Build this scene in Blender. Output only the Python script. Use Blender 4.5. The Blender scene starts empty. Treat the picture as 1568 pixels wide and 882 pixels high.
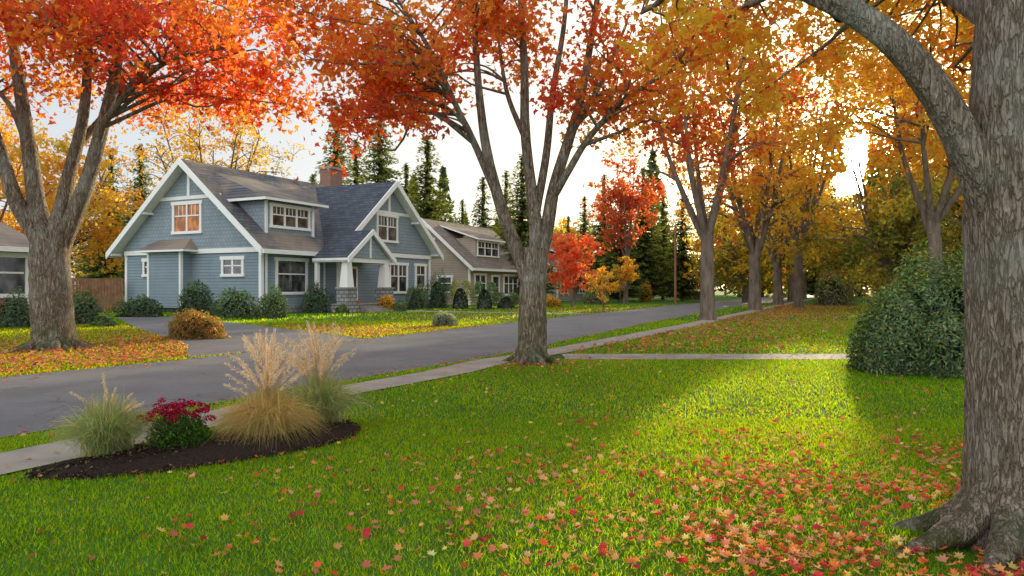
import bpy, math
import numpy as np
from mathutils import Vector, Matrix
rng=np.random.default_rng(11)
scene=bpy.context.scene
scene.view_settings.view_transform='Standard'
scene.view_settings.look='None'
scene.view_settings.exposure=0
AZ=math.radians(24.9); EL=math.radians(9.6)
SX,SY=math.sin(AZ),math.cos(AZ)
SUN=Vector((SX*math.cos(EL),SY*math.cos(EL),math.sin(EL)))

# ------------------------------------------------------------------ geometry accumulator
class Geo:
    def __init__(s): s.V=[];s.C=[];s.F=[];s.M=[];s.S=[];s.n=0
    def add(s,V,F,mat=0,col=(.5,.5,.5),smooth=False):
        V=np.asarray(V,float).reshape(-1,3)
        c=np.asarray(col,float)
        if c.ndim==1: c=np.tile(c,(len(V),1))
        s.V.append(V);s.C.append(c)
        F=np.asarray(F,int)
        if F.ndim==1: F=F[None,:]
        s.F.append(F+s.n);s.M.append(np.full(len(F),mat));s.S.append(np.full(len(F),smooth))
        s.n+=len(V)
    def obj(s,name,mats,loc=(0,0,0),parent=None):
        V=np.concatenate(s.V)-np.asarray(loc,float);C=np.concatenate(s.C)
        me=bpy.data.meshes.new(name)
        loops=np.concatenate([f.ravel() for f in s.F]).astype(np.int32)
        tot=np.concatenate([np.full(len(f),f.shape[1]) for f in s.F]).astype(np.int32)
        st=np.concatenate([[0],np.cumsum(tot)[:-1]]).astype(np.int32)
        me.vertices.add(len(V));me.vertices.foreach_set('co',V.astype(np.float32).ravel())
        me.loops.add(len(loops));me.loops.foreach_set('vertex_index',loops)
        me.polygons.add(len(tot));me.polygons.foreach_set('loop_start',st)
        try: me.polygons.foreach_set('loop_total',tot)
        except Exception: pass
        me.update(calc_edges=True)
        me.polygons.foreach_set('material_index',np.concatenate(s.M).astype(np.int32))
        me.polygons.foreach_set('use_smooth',np.concatenate(s.S))
        a=me.attributes.new('Col','FLOAT_COLOR','POINT')
        a.data.foreach_set('color',np.concatenate([C,np.ones((len(C),1))],1).astype(np.float32).ravel())
        for m in mats: me.materials.append(m)
        me.update()
        o=bpy.data.objects.new(name,me);o.location=loc
        scene.collection.objects.link(o)
        if parent: o.parent=parent
        return o

# ------------------------------------------------------------------ materials
def newmat(name):
    m=bpy.data.materials.new(name);m.use_nodes=True
    nt=m.node_tree;nt.nodes.clear()
    out=nt.nodes.new('ShaderNodeOutputMaterial')
    return m,nt,out
def N(nt,t,**k):
    n=nt.nodes.new(t)
    for a,b in k.items(): setattr(n,a,b)
    return n
def ramp(nt,fac,stops):
    r=N(nt,'ShaderNodeValToRGB')
    while len(r.color_ramp.elements)<len(stops): r.color_ramp.elements.new(.5)
    for e,(p,c) in zip(r.color_ramp.elements,stops): e.position=p;e.color=(*c,1)
    nt.links.new(fac,r.inputs[0]);return r.outputs[0]
def noise(nt,vec,scale,detail=6,rough=.6):
    n=N(nt,'ShaderNodeTexNoise');n.inputs['Scale'].default_value=scale
    n.inputs['Detail'].default_value=detail;n.inputs['Roughness'].default_value=rough
    if vec is not None: nt.links.new(vec,n.inputs['Vector'])
    return n.outputs['Fac']
def mapping(nt,vec,sc):
    m=N(nt,'ShaderNodeMapping');m.inputs['Scale'].default_value=sc;nt.links.new(vec,m.inputs[0]);return m.outputs[0]
def mixc(nt,fac,a,b,mode='MIX'):
    m=N(nt,'ShaderNodeMix',data_type='RGBA',blend_type=mode)
    for s,v in ((m.inputs[0],fac),(m.inputs[6],a),(m.inputs[7],b)):
        if hasattr(v,'links') : nt.links.new(v,s)
        elif isinstance(v,(int,float)): s.default_value=v
        else: s.default_value=(*v,1)
    return m.outputs[2]
def bump(nt,h,st,dist=.02):
    b=N(nt,'ShaderNodeBump');b.inputs['Strength'].default_value=st;b.inputs['Distance'].default_value=dist
    nt.links.new(h,b.inputs['Height']);return b.outputs[0]
def prin(nt,out,col,rough=.8,nrm=None,spec=.3,metal=0):
    p=N(nt,'ShaderNodeBsdfPrincipled')
    if hasattr(col,'links'): nt.links.new(col,p.inputs['Base Color'])
    else: p.inputs['Base Color'].default_value=(*col,1)
    if hasattr(rough,'links'): nt.links.new(rough,p.inputs['Roughness'])
    else: p.inputs['Roughness'].default_value=rough
    p.inputs['Specular IOR Level'].default_value=spec;p.inputs['Metallic'].default_value=metal
    if nrm is not None: nt.links.new(nrm,p.inputs['Normal'])
    nt.links.new(p.outputs[0],out.inputs[0]);return p
def objco(nt): return N(nt,'ShaderNodeTexCoord').outputs['Object']

def leafmat(name,trans=.5,tint=(1.6,1.25,.6),gloss=.06):
    m,nt,out=newmat(name)
    at=N(nt,'ShaderNodeAttribute',attribute_name='Col').outputs['Color']
    d=N(nt,'ShaderNodeBsdfDiffuse');nt.links.new(at,d.inputs[0])
    t=N(nt,'ShaderNodeBsdfTranslucent')
    nt.links.new(mixc(nt,1.0,at,tint,'MULTIPLY'),t.inputs[0])
    mx=N(nt,'ShaderNodeMixShader');mx.inputs[0].default_value=trans
    nt.links.new(d.outputs[0],mx.inputs[1]);nt.links.new(t.outputs[0],mx.inputs[2])
    if gloss<=0:
        nt.links.new(mx.outputs[0],out.inputs[0]);return m
    g=N(nt,'ShaderNodeBsdfGlossy');g.inputs['Roughness'].default_value=.45;g.inputs[0].default_value=(.8,.8,.8,1)
    m2=N(nt,'ShaderNodeMixShader');m2.inputs[0].default_value=gloss
    nt.links.new(mx.outputs[0],m2.inputs[1]);nt.links.new(g.outputs[0],m2.inputs[2])
    nt.links.new(m2.outputs[0],out.inputs[0]);return m
LEAF=leafmat('autumn_leaf',.62,(1.3,1.22,.7),0)
GREEN=leafmat('evergreen_leaf',.25,(1.6,1.7,.6),.06)
NEEDLE=leafmat('needles',.35,(2.4,2.0,.7),0)
GRASS=leafmat('grass_blade',.74,(10.5,3.5,.4),0)
STRAW=leafmat('straw_blade',.6,(1.4,1.3,1.0),0)
LITTER=leafmat('fallen_leaf',.4,(1.4,1.15,.8),0)

def barkmat(name,a,b,mossz,st=1.0,sc=1.0):
    m,nt,out=newmat(name);co=objco(nt)
    v=mapping(nt,co,(7*sc,7*sc,1.3*sc))
    n1=noise(nt,v,2.2,5,.7);n2=noise(nt,co,1.3,4,.6);n3=noise(nt,mapping(nt,co,(20*sc,20*sc,5*sc)),2,4,.8)
    nz=N(nt,'ShaderNodeTexNoise');nz.inputs['Scale'].default_value=1.7;nz.inputs['Detail'].default_value=3;nt.links.new(v,nz.inputs[0])
    wv=N(nt,'ShaderNodeVectorMath',operation='MULTIPLY_ADD');wv.inputs[1].default_value=(1.6,1.6,1.6)
    nt.links.new(nz.outputs['Color'],wv.inputs[0]);nt.links.new(v,wv.inputs[2])
    vo=N(nt,'ShaderNodeTexVoronoi',feature='DISTANCE_TO_EDGE');vo.inputs['Scale'].default_value=2.0;nt.links.new(wv.outputs[0],vo.inputs['Vector'])
    cr=ramp(nt,vo.outputs['Distance'],[(0,(.30,.27,.24)),(.16,(1,1,1))])
    c=ramp(nt,n1,[(.28,a),(.7,b)])
    c=mixc(nt,.7,c,cr,'MULTIPLY')
    c=mixc(nt,.8,c,ramp(nt,n3,[(.3,(.45,.43,.41)),(.7,(1.5,1.5,1.5))]),'MULTIPLY')
    lich=ramp(nt,n2,[(.50,(0,0,0)),(.62,(1,1,1))])
    c=mixc(nt,lich,c,mixc(nt,.45,c,(.42,.42,.36)))
    sep=N(nt,'ShaderNodeSeparateXYZ');nt.links.new(co,sep.inputs[0])
    mr=N(nt,'ShaderNodeMapRange');nt.links.new(sep.outputs[2],mr.inputs[0]);mr.inputs[1].default_value=0;mr.inputs[2].default_value=mossz;mr.inputs[3].default_value=1.0;mr.inputs[4].default_value=.22
    mul=N(nt,'ShaderNodeMath',operation='MULTIPLY');nt.links.new(mr.outputs[0],mul.inputs[0])
    nt.links.new(ramp(nt,noise(nt,co,3.5,6,.75),[(.42,(0,0,0)),(.6,(1,1,1))]),mul.inputs[1])
    c=mixc(nt,mul.outputs[0],c,(.075,.09,.02))
    ad=N(nt,'ShaderNodeMath',operation='ADD');nt.links.new(cr,ad.inputs[0]);nt.links.new(n3,ad.inputs[1])
    prin(nt,out,c,.9,bump(nt,ad.outputs[0],st,.03),.15);return m
BARK=barkmat('maple_bark',(.13,.095,.068),(.44,.35,.27),1.5,1.0)
BARKH=barkmat('old_maple_bark',(.17,.125,.095),(.56,.45,.36),.6,1.0,1.9)
m_,nt_,out_=newmat('far_bark');prin(nt_,out_,ramp(nt_,noise(nt_,mapping(nt_,objco(nt_),(2,2,.5)),2,4,.7),[(.3,(.08,.058,.044)),(.7,(.25,.19,.145))]),.95,None,.1);TWIG=m_

def simple(name,col,rough=.8,var=.15,sc=3,bst=.2,spec=.3):
    m,nt,out=newmat(name);co=objco(nt)
    n=noise(nt,co,sc,5,.65)
    c=ramp(nt,n,[(.3,tuple(x*(1-var) for x in col)),(.7,tuple(min(1,x*(1+var)) for x in col))])
    prin(nt,out,c,rough,bump(nt,noise(nt,co,sc*8,3),bst,.01),spec);return m
def courses(name,c1,c2,mortar,w,h,ms,rough,bst,axis='xy',spec=.3,streak=None):
    m,nt,out=newmat(name);co=objco(nt)
    s=N(nt,'ShaderNodeSeparateXYZ');nt.links.new(co,s.inputs[0])
    cb=N(nt,'ShaderNodeCombineXYZ')
    if axis=='xy':
        a=N(nt,'ShaderNodeMath',operation='ADD');nt.links.new(s.outputs[0],a.inputs[0]);nt.links.new(s.outputs[1],a.inputs[1]);nt.links.new(a.outputs[0],cb.inputs[0])
    else: nt.links.new(s.outputs[0 if axis=='x' else 1],cb.inputs[0])
    nt.links.new(s.outputs[2],cb.inputs[1])
    b=N(nt,'ShaderNodeTexBrick');b.inputs['Scale'].default_value=1
    b.inputs['Brick Width'].default_value=w;b.inputs['Row Height'].default_value=h;b.inputs['Mortar Size'].default_value=ms
    b.inputs['Mortar Smooth'].default_value=.2
    b.inputs['Color1'].default_value=(*c1,1);b.inputs['Color2'].default_value=(*c2,1);b.inputs['Mortar'].default_value=(*mortar,1)
    nt.links.new(cb.outputs[0],b.inputs['Vector'])
    c=mixc(nt,.45,b.outputs['Color'],ramp(nt,noise(nt,co,.6,5,.7),[(.3,(.65,.65,.65)),(.7,(1.15,1.12,1.08))]),'MULTIPLY')
    if streak:
        c=mixc(nt,ramp(nt,noise(nt,co,.25,3,.5),[(.38,(0,0,0)),(.6,(1,1,1))]),c,mixc(nt,.65,c,streak))
    inv=N(nt,'ShaderNodeMath',operation='SUBTRACT');inv.inputs[0].default_value=1;nt.links.new(b.outputs['Fac'],inv.inputs[1])
    prin(nt,out,c,rough,bump(nt,inv.outputs[0],bst,.03),spec);return m
SIDING=courses('blue_siding',(.25,.315,.355),(.265,.33,.37),(.14,.18,.21),9,.2,.016,.7,.6)
SHINGLEW=courses('blue_shingle_wall',(.27,.325,.355),(.31,.365,.395),(.18,.22,.25),.3,.24,.018,.8,.4)
ROOF=courses('asphalt_shingle_roof',(.10,.102,.112),(.18,.175,.18),(.06,.06,.066),.5,.2,.02,.85,.7,'x',.2,(.40,.30,.21))  # tan patches: roof wear plus sunlit tone put into the colour
ROOFY=courses('asphalt_shingle_roof_b',(.055,.065,.085),(.10,.112,.135),(.038,.043,.053),.5,.2,.02,.8,.7,'y',.25)
TRIM=simple('white_paint',(.86,.84,.79),.5,.04,2,.05)
STONE=courses('cut_stone',(.36,.35,.34),(.26,.26,.27),(.14,.13,.12),.42,.24,.03,.9,.8)
BRICK=courses('red_brick',(.32,.13,.085),(.23,.09,.06),(.3,.27,.24),.24,.08,.012,.85,.5)
DOOR=simple('dark_door',(.07,.09,.10),.45,.15,4,.05)
CONC=simple('concrete',(.31,.275,.235),.9,.25,1.5,.4)
TAN=courses('tan_siding',(.42,.345,.27),(.45,.375,.29),(.28,.23,.18),9,.22,.02,.75,.5)
ROOFT=courses('tan_shingle_roof',(.19,.16,.135),(.28,.23,.18),(.11,.095,.08),.5,.2,.02,.8,.6,'x',.3)
CREAM=courses('cream_siding',(.48,.44,.38),(.51,.47,.40),(.32,.29,.24),9,.2,.018,.75,.5)
WOOD=simple('fence_wood',(.28,.14,.075),.85,.35,2,.4)
def glassmat(name,c1,c2,spec=.9):
    m,nt,out=newmat(name);co=objco(nt)
    c=ramp(nt,noise(nt,mapping(nt,co,(1.2,1.2,.8)),1.6,3,.5),[(.42,c1),(.6,c2)])
    prin(nt,out,c,.06,None,spec);return m
GLASS=glassmat('window_glass',(.02,.025,.03),(.13,.12,.11))
GLASSW=glassmat('window_glass_painted_reflection',(.32,.09,.01),(.7,.24,.03),.35)  # orange reflection painted into the glass colour
HM=[SIDING,SHINGLEW,ROOF,TRIM,GLASS,STONE,BRICK,DOOR,CONC,GLASSW,ROOFY,TAN,ROOFT,CREAM,WOOD]
(W,SH,RF,TR,GL,ST,BR,DR,CO,GW,RY,TN,RT,CR,WD)=range(15)

def groundmat():
    m,nt,out=newmat('lawn_ground');co=objco(nt)
    c=ramp(nt,noise(nt,co,1.2,6,.7),[(.3,(.04,.10,.012)),(.55,(.07,.17,.02)),(.75,(.12,.19,.03))])
    c2=mixc(nt,ramp(nt,noise(nt,co,.12,4,.6),[(.5,(0,0,0)),(.7,(.5,.5,.5))]),c,(.15,.15,.03))
    prin(nt,out,c2,.95,bump(nt,noise(nt,co,14,4,.8),.9,.05),.1);return m
def asphaltmat():
    m,nt,out=newmat('asphalt');co=objco(nt)
    c=ramp(nt,noise(nt,co,.5,6,.65),[(.3,(.115,.118,.126)),(.7,(.185,.186,.19))])
    g=ramp(nt,noise(nt,co,60,2,.8),[(.3,(.65,.65,.65)),(.7,(1.3,1.3,1.3))])
    c=mixc(nt,.7,c,g,'MULTIPLY')
    vo=N(nt,'ShaderNodeTexVoronoi',feature='DISTANCE_TO_EDGE');vo.inputs['Scale'].default_value=.35
    nz=N(nt,'ShaderNodeTexNoise');nz.inputs['Scale'].default_value=1.3;nz.inputs['Detail'].default_value=5;nt.links.new(co,nz.inputs[0])
    ad=N(nt,'ShaderNodeVectorMath',operation='ADD');nt.links.new(co,ad.inputs[0]);nt.links.new(nz.outputs['Color'],ad.inputs[1]);nt.links.new(ad.outputs[0],vo.inputs[0])
    c=mixc(nt,ramp(nt,vo.outputs['Distance'],[(0,(.7,.7,.7)),(.006,(0,0,0))]),c,(.045,.045,.045))
    prin(nt,out,c,.8,bump(nt,noise(nt,co,90,2,.8),.5,.01),.3);return m
def mulchmat():
    m,nt,out=newmat('mulch');co=objco(nt)
    c=ramp(nt,noise(nt,co,40,5,.8),[(.3,(.016,.012,.009)),(.7,(.08,.052,.04))])
    prin(nt,out,c,.95,bump(nt,noise(nt,co,45,4,.8),1,.05),.1);return m
GROUND=groundmat();ASPH=asphaltmat();MULCH=mulchmat()

# ------------------------------------------------------------------ site layout (metres)
NE=np.array([(-30,-40),(-13.5,-7.5),(-5.55,7.58),(-.4,17.4),(6.1,33.5),(18.7,62.4),(31.5,90),(46,118),(75,170)],float)
RW=6.5
WK=np.array([(-28,-40),(-11.6,-7.5),(-5.1,5.7),(-4.65,6.6),(-2.85,11),(-1.25,13.9),(-.4,16.2),(.8,18),(3.6,23.6),(7.9,32.3),(19.9,58),(33,86),(47,114)],float)
def xnear(y): return np.interp(y,NE[:,1],NE[:,0])
def xwalk(y): return np.interp(y,WK[:,1],WK[:,0])
DRV=np.array([(-21.8,40.6),(-18.6,41.0),(-12.2,33.2),(-5.6,24.6),(-4.3,22.6),(-7.4,16.9),(-9.2,20.8),(-15.0,29.5)])
BED=np.array([(-4.15,6.35),(-3.9,6.15),(-3.45,6.2),(-2.82,6.55),(-2.1,7.18),(-1.72,7.85),(-1.72,8.4),(-2.0,8.85),(-2.5,8.8),(-3.2,7.95),(-3.85,7.1)])
FWALK=np.array([(-8.6,50.2),(-7.2,52.4),(-1,48.8),(4.9,46.2),(4.1,44.6),(-1.6,47.4)])
def pip(x,y,P):
    ins=np.zeros(len(x),bool);j=len(P)-1
    for i in range(len(P)):
        c=((P[i,1]>y)!=(P[j,1]>y))&(x<(P[j,0]-P[i,0])*(y-P[i,1])/(P[j,1]-P[i,1]+1e-12)+P[i,0])
        ins^=c;j=i
    return ins
def smoothpoly(P,n=6):
    out=[];k=len(P)
    for i in range(k):
        p0,p1,p2,p3=P[i-1],P[i],P[(i+1)%k],P[(i+2)%k]
        for t in np.linspace(0,1,n,endpoint=False):
            out.append(.5*((2*p1)+(-p0+p2)*t+(2*p0-5*p1+4*p2-p3)*t*t+(-p0+3*p1-3*p2+p3)*t**3))
    return np.array(out)
BEDS=smoothpoly(BED)
HC=np.array([-15.6,46.0]);HD=np.array([.4472,.8944]);HN=np.array([-.8944,.4472])
def toloc(x,y):
    dx=x-HC[0];dy=y-HC[1];return dx*HD[0]+dy*HD[1],dx*HN[0]+dy*HN[1]
def paved(x,y,m=0.):
    xn=xnear(y)
    r=(x>xn-RW-m)&(x<xn+m)
    w=np.abs(x-xwalk(y))<.47+m
    c=(y>16.45-m)&(y<17.85+m)&(x>xwalk(y))&(x<60)
    d=pip(x,y,DRV)|pip(x,y,BEDS)|pip(x,y,FWALK)
    u,v=toloc(x,y)
    h=(u>0)&(v>-4)&(v<13)&(u<60)
    return r|w|c|d|h
def strip(name,L,R,z,mat):
    g=Geo();n=len(L)
    V=[(x,y,z) for x,y in L]+[(x,y,z) for x,y in R]
    g.add(V,[(i,n+i,n+i+1,i+1) for i in range(n-1)])
    return g.obj(name,[mat])
g=Geo()
gx=np.concatenate([[-900,-400,-200],np.linspace(-100,120,45),[250,450,900]])
gy=np.concatenate([[-200,-80],np.linspace(-30,200,60),[350,900]])
X,Y=np.meshgrid(gx,gy);Z=np.zeros_like(X)
idx=np.arange(X.size).reshape(X.shape)
g.add(np.stack([X.ravel(),Y.ravel(),Z.ravel()],1),np.stack([idx[:-1,:-1].ravel(),idx[:-1,1:].ravel(),idx[1:,1:].ravel(),idx[1:,:-1].ravel()],1))
g.obj('lawn_ground',[GROUND])
ys=np.concatenate([np.arange(-40,60,.6),np.arange(60,171,3)])
wob=.05*np.sin(ys*1.3)+.04*np.sin(ys*3.1)
strip('road',np.stack([xnear(ys)-RW+wob,ys],1),np.stack([xnear(ys)+wob*.7,ys],1),.008,ASPH)
ys2=ys[ys<112]
strip('sidewalk',np.stack([xwalk(ys2)-.47,ys2],1),np.stack([xwalk(ys2)+.47,ys2],1),.016,CONC)
xs=np.arange(1.2,60,.5)
g=Geo();n=len(xs);V=[(x,16.45,.012) for x in xs]+[(x,17.85,.012) for x in xs]
g.add(V,[(i,i+1,n+i+1,n+i) for i in range(n-1)]);g.obj('garden_path',[CONC])
g=Geo();g.add([(x,y,.012) for x,y in DRV],list(range(len(DRV)))[::-1]);g.obj('driveway',[ASPH])
g=Geo();g.add([(x,y,.012) for x,y in FWALK],list(range(len(FWALK)))[::-1]);g.obj('front_walk',[CONC])

# ------------------------------------------------------------------ scatter helpers
T_DIA=np.array([(-.5,0,0),(0,-.28,.07),(.5,0,0),(0,.28,.07)])
T_LONG=np.array([(-.5,0,-.03),(-.1,-.17,.04),(.5,0,-.05),(-.1,.17,.04)])
T_STAR=np.array([(0,-.35,0),(.48,-.1,.08),(.18,.1,0),(0,.55,-.05),(-.18,.1,0),(-.48,-.1,.08)])
T_MAPLE=np.array([(0,-.3,0),(.3,-.42,.08),(.24,-.13,0),(.50,.02,.14),(.26,.12,0),(.30,.38,.12),(.12,.24,0),(0,.52,.12),(-.12,.24,0),(-.30,.38,.06),(-.26,.12,0),(-.50,.02,.16),(-.24,-.13,0),(-.3,-.42,.03)])
def unit(v): return v/(np.linalg.norm(v,axis=-1,keepdims=True)+1e-9)
def leaves(g,P,size,col,tmpl,mat=0,nrm=None,spread=1.0,axis=None):
    n=len(P)
    if n==0: return
    r=unit(rng.normal(size=(n,3)))
    nn=r if nrm is None else unit(nrm+spread*r)
    a=rng.normal(size=(n,3)) if axis is None else axis
    a=unit(a-(a*nn).sum(1,keepdims=True)*nn);b=np.cross(nn,a)
    s=np.broadcast_to(np.asarray(size,float),(n,))[:,None,None]
    t=tmpl[None]
    V=P[:,None,:]+s*(a[:,None,:]*t[...,0:1]+b[:,None,:]*t[...,1:2]+nn[:,None,:]*t[...,2:3])
    k=len(tmpl)
    g.add(V.reshape(-1,3),np.arange(n*k).reshape(n,k),mat,np.repeat(np.clip(col,0,1),k,0))
def palcol(pal,n,jit=.18,w=None):
    pal=np.array(pal);i=rng.choice(len(pal),n,p=w)
    return np.clip(pal[i]*(1+jit*rng.normal(size=(n,1)))*(1+jit*.5*rng.normal(size=(n,3))),0.004,.8)
def catmull(P,R,n):
    P=np.asarray(P,float);R=np.asarray(R,float)
    Q=np.vstack([2*P[0]-P[1],P,2*P[-1]-P[-2]]);out=[];ro=[]
    for i in range(1,len(Q)-2):
        for t in np.linspace(0,1,n,endpoint=False):
            p0,p1,p2,p3=Q[i-1:i+3]
            out.append(.5*((2*p1)+(-p0+p2)*t+(2*p0-5*p1+4*p2-p3)*t*t+(-p0+3*p1-3*p2+p3)*t**3))
            ro.append(R[i-1]*(1-t)+R[i]*t)
    out.append(P[-1]);ro.append(R[-1]);return np.array(out),np.array(ro)
def tube(g,P,R,sides=8,mat=0,sub=4,lump=.05,flare=0,flare_h=.35,lobes=5,ph=None):
    C,Rr=catmull(P,R,sub) if sub>1 else (np.asarray(P,float),np.asarray(R,float))
    n=len(C);T=unit(np.gradient(C,axis=0))
    ref=np.array([0,1.,0]) if abs(T[0][1])<.8 else np.array([1.,0,0])
    th=np.linspace(0,2*np.pi,sides,endpoint=False);V=[]
    ph=rng.uniform(0,6.28) if ph is None else ph;u=None
    for i in range(n):
        u=ref-T[i]*np.dot(ref,T[i]) if u is None else u-T[i]*np.dot(u,T[i])
        u=u/np.linalg.norm(u);v=np.cross(T[i],u)
        s=i/max(1,n-1)*len(P)
        r=Rr[i]*(1+lump*np.sin(3*th+ph+s*.9)+lump*.7*np.sin(5*th-ph*2+s*1.7)+lump*.35*rng.normal(size=sides))
        if flare:
            h=C[i,2]-C[0,2]
            r=r*(1+flare*np.exp(-h/flare_h)*(.35+.65*np.maximum(0,np.cos(lobes*th+ph))+.25*np.sin(2*th+ph)))
        V.append(C[i]+np.outer(r*np.cos(th),u)+np.outer(r*np.sin(th),v))
    V=np.concatenate(V)
    i0=np.arange(n-1)[:,None]*sides;j=np.arange(sides)[None];j2=(j+1)%sides
    F=np.stack([i0+j,i0+j2,i0+sides+j2,i0+sides+j],-1).reshape(-1,4)
    g.add(V,F,mat,(.2,.2,.2),True)
def suncull(P):
    # opening cut in the canopies so the low sun shows and reaches the lawn
    D=P[:,0]*SX+P[:,1]*SY;p=P[:,0]*SY-P[:,1]*SX
    w=.25*np.sin(D*.37)+.2*np.sin(P[:,2]*1.9+D*.21)
    k=.169
    lo=(D-24)*k+w
    hi=np.where(np.abs(p-.1)<.35+.008*D+w*.6,D*k+1.85+.012*D+w,(D-3)*k+.15)
    return ~((D>7)&(p>-2.4+w)&(p<.15+.010*D+w*.5)&(P[:,2]>lo)&(P[:,2]<hi)&(rng.random(len(P))<.99))
def foliage(g,limbs,clumps,pal,size,nper,tmpl,lmat,wmat,twigs=True,flat=.65,br=.04,w=None,hang=.0):
    LP=np.concatenate([catmull(l[0],l[1],4)[0] for l in limbs]);LR=np.concatenate([catmull(l[0],l[1],4)[1] for l in limbs])
    for (c,r) in clumps:
        c=np.asarray(c,float)
        d=np.linalg.norm(LP-c,axis=1)+np.maximum(0,LP[:,2]-c[2]+.3)*3
        k=np.argmin(d);a=LP[k];Ln=np.linalg.norm(c-a)
        if twigs and Ln>.2 and suncull(np.array([c]))[0]:
            m1=a+(c-a)*.35+np.array([0,0,.12*Ln])+rng.normal(size=3)*.06*Ln
            m2=a+(c-a)*.7+np.array([0,0,.1*Ln])+rng.normal(size=3)*.08*Ln
            r0=min(LR[k]*.7,br*(.5+Ln*.25))
            tube(g,[a,m1,m2,c],[r0,r0*.7,r0*.45,r0*.2],5,wmat,3,.03)
        m=10
        sub=c+rng.normal(size=(m,3))*r*np.array([.55,.55,.55*flat])
        if twigs:
            for s in sub[:4]:
                tube(g,[c,(c+s)/2+rng.normal(size=3)*.08*r+[0,0,.05*r],s],[br*.22,br*.15,br*.07],3,wmat,1,0)
        n=int(nper*rng.uniform(.6,1.4))
        P=sub[rng.integers(0,m,n)]+rng.normal(size=(n,3))*r*.24*np.array([1,1,.8])
        P[:,2]-=hang*rng.random(n)
        P=P[suncull(P)]
        base=palcol(pal,1,.12,w)[0]
        col=.55*base+.45*palcol(pal,len(P),.22,w)
        leaves(g,P,size*rng.uniform(.65,1.3,len(P)),col,tmpl,lmat,np.array([[0,0,.35]]),1.0)

PAL_RED=[(.68,.10,.05),(.74,.18,.05),(.76,.28,.055),(.56,.06,.05),(.76,.37,.08),(.62,.085,.075)]
PAL_ORANGE=[(.78,.29,.04),(.79,.40,.055),(.76,.20,.04),(.80,.50,.08),(.70,.13,.05)]
PAL_GOLD=[(.78,.48,.055),(.78,.38,.04),(.77,.56,.09),(.66,.40,.055),(.54,.47,.09)]
PAL_YEL=[(.72,.50,.09),(.70,.41,.065),(.62,.48,.11),(.68,.33,.055)]
PAL_OLIVE=[(.12,.16,.04),(.20,.21,.055),(.09,.13,.035),(.36,.30,.065),(.17,.20,.04)]
PAL_RHODO=[(.08,.14,.04),(.115,.185,.05),(.05,.10,.03),(.19,.25,.065)]
PAL_DARK=[(.045,.095,.034),(.068,.12,.04),(.09,.145,.045)]

def hero_tree(name,base,trunk,limbs,clumps,pal,size,nper,hang=.1,flare=.55,sides=24,bark=None,w=None,tmpl=T_STAR,br=.05,roots=0):
    g=Geo()
    tube(g,trunk[0],trunk[1],sides,1,10,.045,flare,.22)
    for i in range(roots):
        a=i*6.283/roots+rng.normal()*.3;R=trunk[1][0]
        p=lambda q,z:(base[0]+math.cos(a)*R*q,base[1]+math.sin(a)*R*q,z)
        tube(g,[p(.5,.42),p(1.05,.16),p(1.7,.045),p(2.5,-.04)],[R*.34,R*.26,R*.17,R*.07],8,1,5,.06)
    for l in limbs: tube(g,l[0],l[1],12,1,6,.05)
    foliage(g,limbs,clumps,pal,size,nper,tmpl,0,1,True,.7,br,w,hang)
    return g.obj(name,[LEAF,bark or BARK],loc=(base[0],base[1],0))
def L(pts,r): return (np.array(pts,float),np.linspace(r[0],r[1],len(pts)))
Yc=15.8
T=L([(.4,Yc,-.1),(.42,Yc,.25),(.44,Yc,1.05),(.47,Yc,1.8),(.5,Yc,2.45)],(.31,.27))
lm=[L([(.4,Yc,1.55),(.2,Yc,2.15),(-.03,Yc-.05,2.75),(-.31,Yc-.15,3.57),(-.54,Yc-.25,4.55),(-.68,Yc-.3,5.66),(-.78,Yc-.3,6.9),(-.95,Yc,8.8)],(.18,.04)),
 L([(-.25,Yc-.1,3.4),(-.8,Yc-.2,4.65),(-1.17,Yc-.5,5.4),(-1.65,Yc-.9,6.4),(-2.4,Yc-1.2,7.5)],(.09,.025)),
 L([(.48,Yc,2.2),(.5,Yc,2.9),(.43,Yc+.1,3.6),(.29,Yc+.2,5.0),(.27,Yc+.3,6.4),(.2,Yc+.3,7.8),(.1,Yc+.4,9.8)],(.16,.05)),
 L([(.5,Yc,2.0),(.72,Yc+.05,2.75),(.92,Yc+.1,3.85),(1.41,Yc+.2,5.4),(1.65,Yc+.2,6.6),(1.95,Yc+.1,8.6)],(.18,.05)),
 L([(.85,Yc+.05,3.5),(1.2,Yc-.1,4.1),(1.65,Yc-.2,4.8),(2.35,Yc-.5,5.5),(3.2,Yc-.8,6.0),(4,Yc-1,6.3)],(.09,.03)),
 L([(.47,Yc+.05,3.0),(.75,Yc+.3,4.5),(.9,Yc+.5,5.9),(1.15,Yc+.8,7.4),(1.3,Yc+1,9)],(.10,.04)),
 L([(.3,Yc+.2,4.8),(-.1,Yc+.6,5.9),(-.3,Yc+1,7.2)],(.07,.03)),
 L([(1.2,Yc+.2,4.8),(2.0,Yc+.6,6.2),(2.6,Yc+1,7.6)],(.07,.03))]
cl=[]
for i in range(92):
    x=rng.uniform(-3.9,4.1);y=Yc+rng.uniform(-3.2,3.2)
    lowz=6.0-.25*abs(x)+.4*rng.random()
    z=lowz+abs(rng.normal())*1.5+(.9 if abs(x)<1.5 else 0)
    cl.append(((x,y,z),rng.uniform(.55,.95)))
for p in [(-3.3,Yc-.5,5.1),(-2.6,Yc-.8,5.3),(-2.0,Yc-.6,5.4),(-1.5,Yc-1.0,5.1),(-2.3,Yc,5.8),(2.9,Yc-.8,5.3),(3.5,Yc,4.9),(3.2,Yc-.5,5.7),(1.0,Yc-1,5.5),(-3.7,Yc,5.5)]: cl.append((p,.5))
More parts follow.
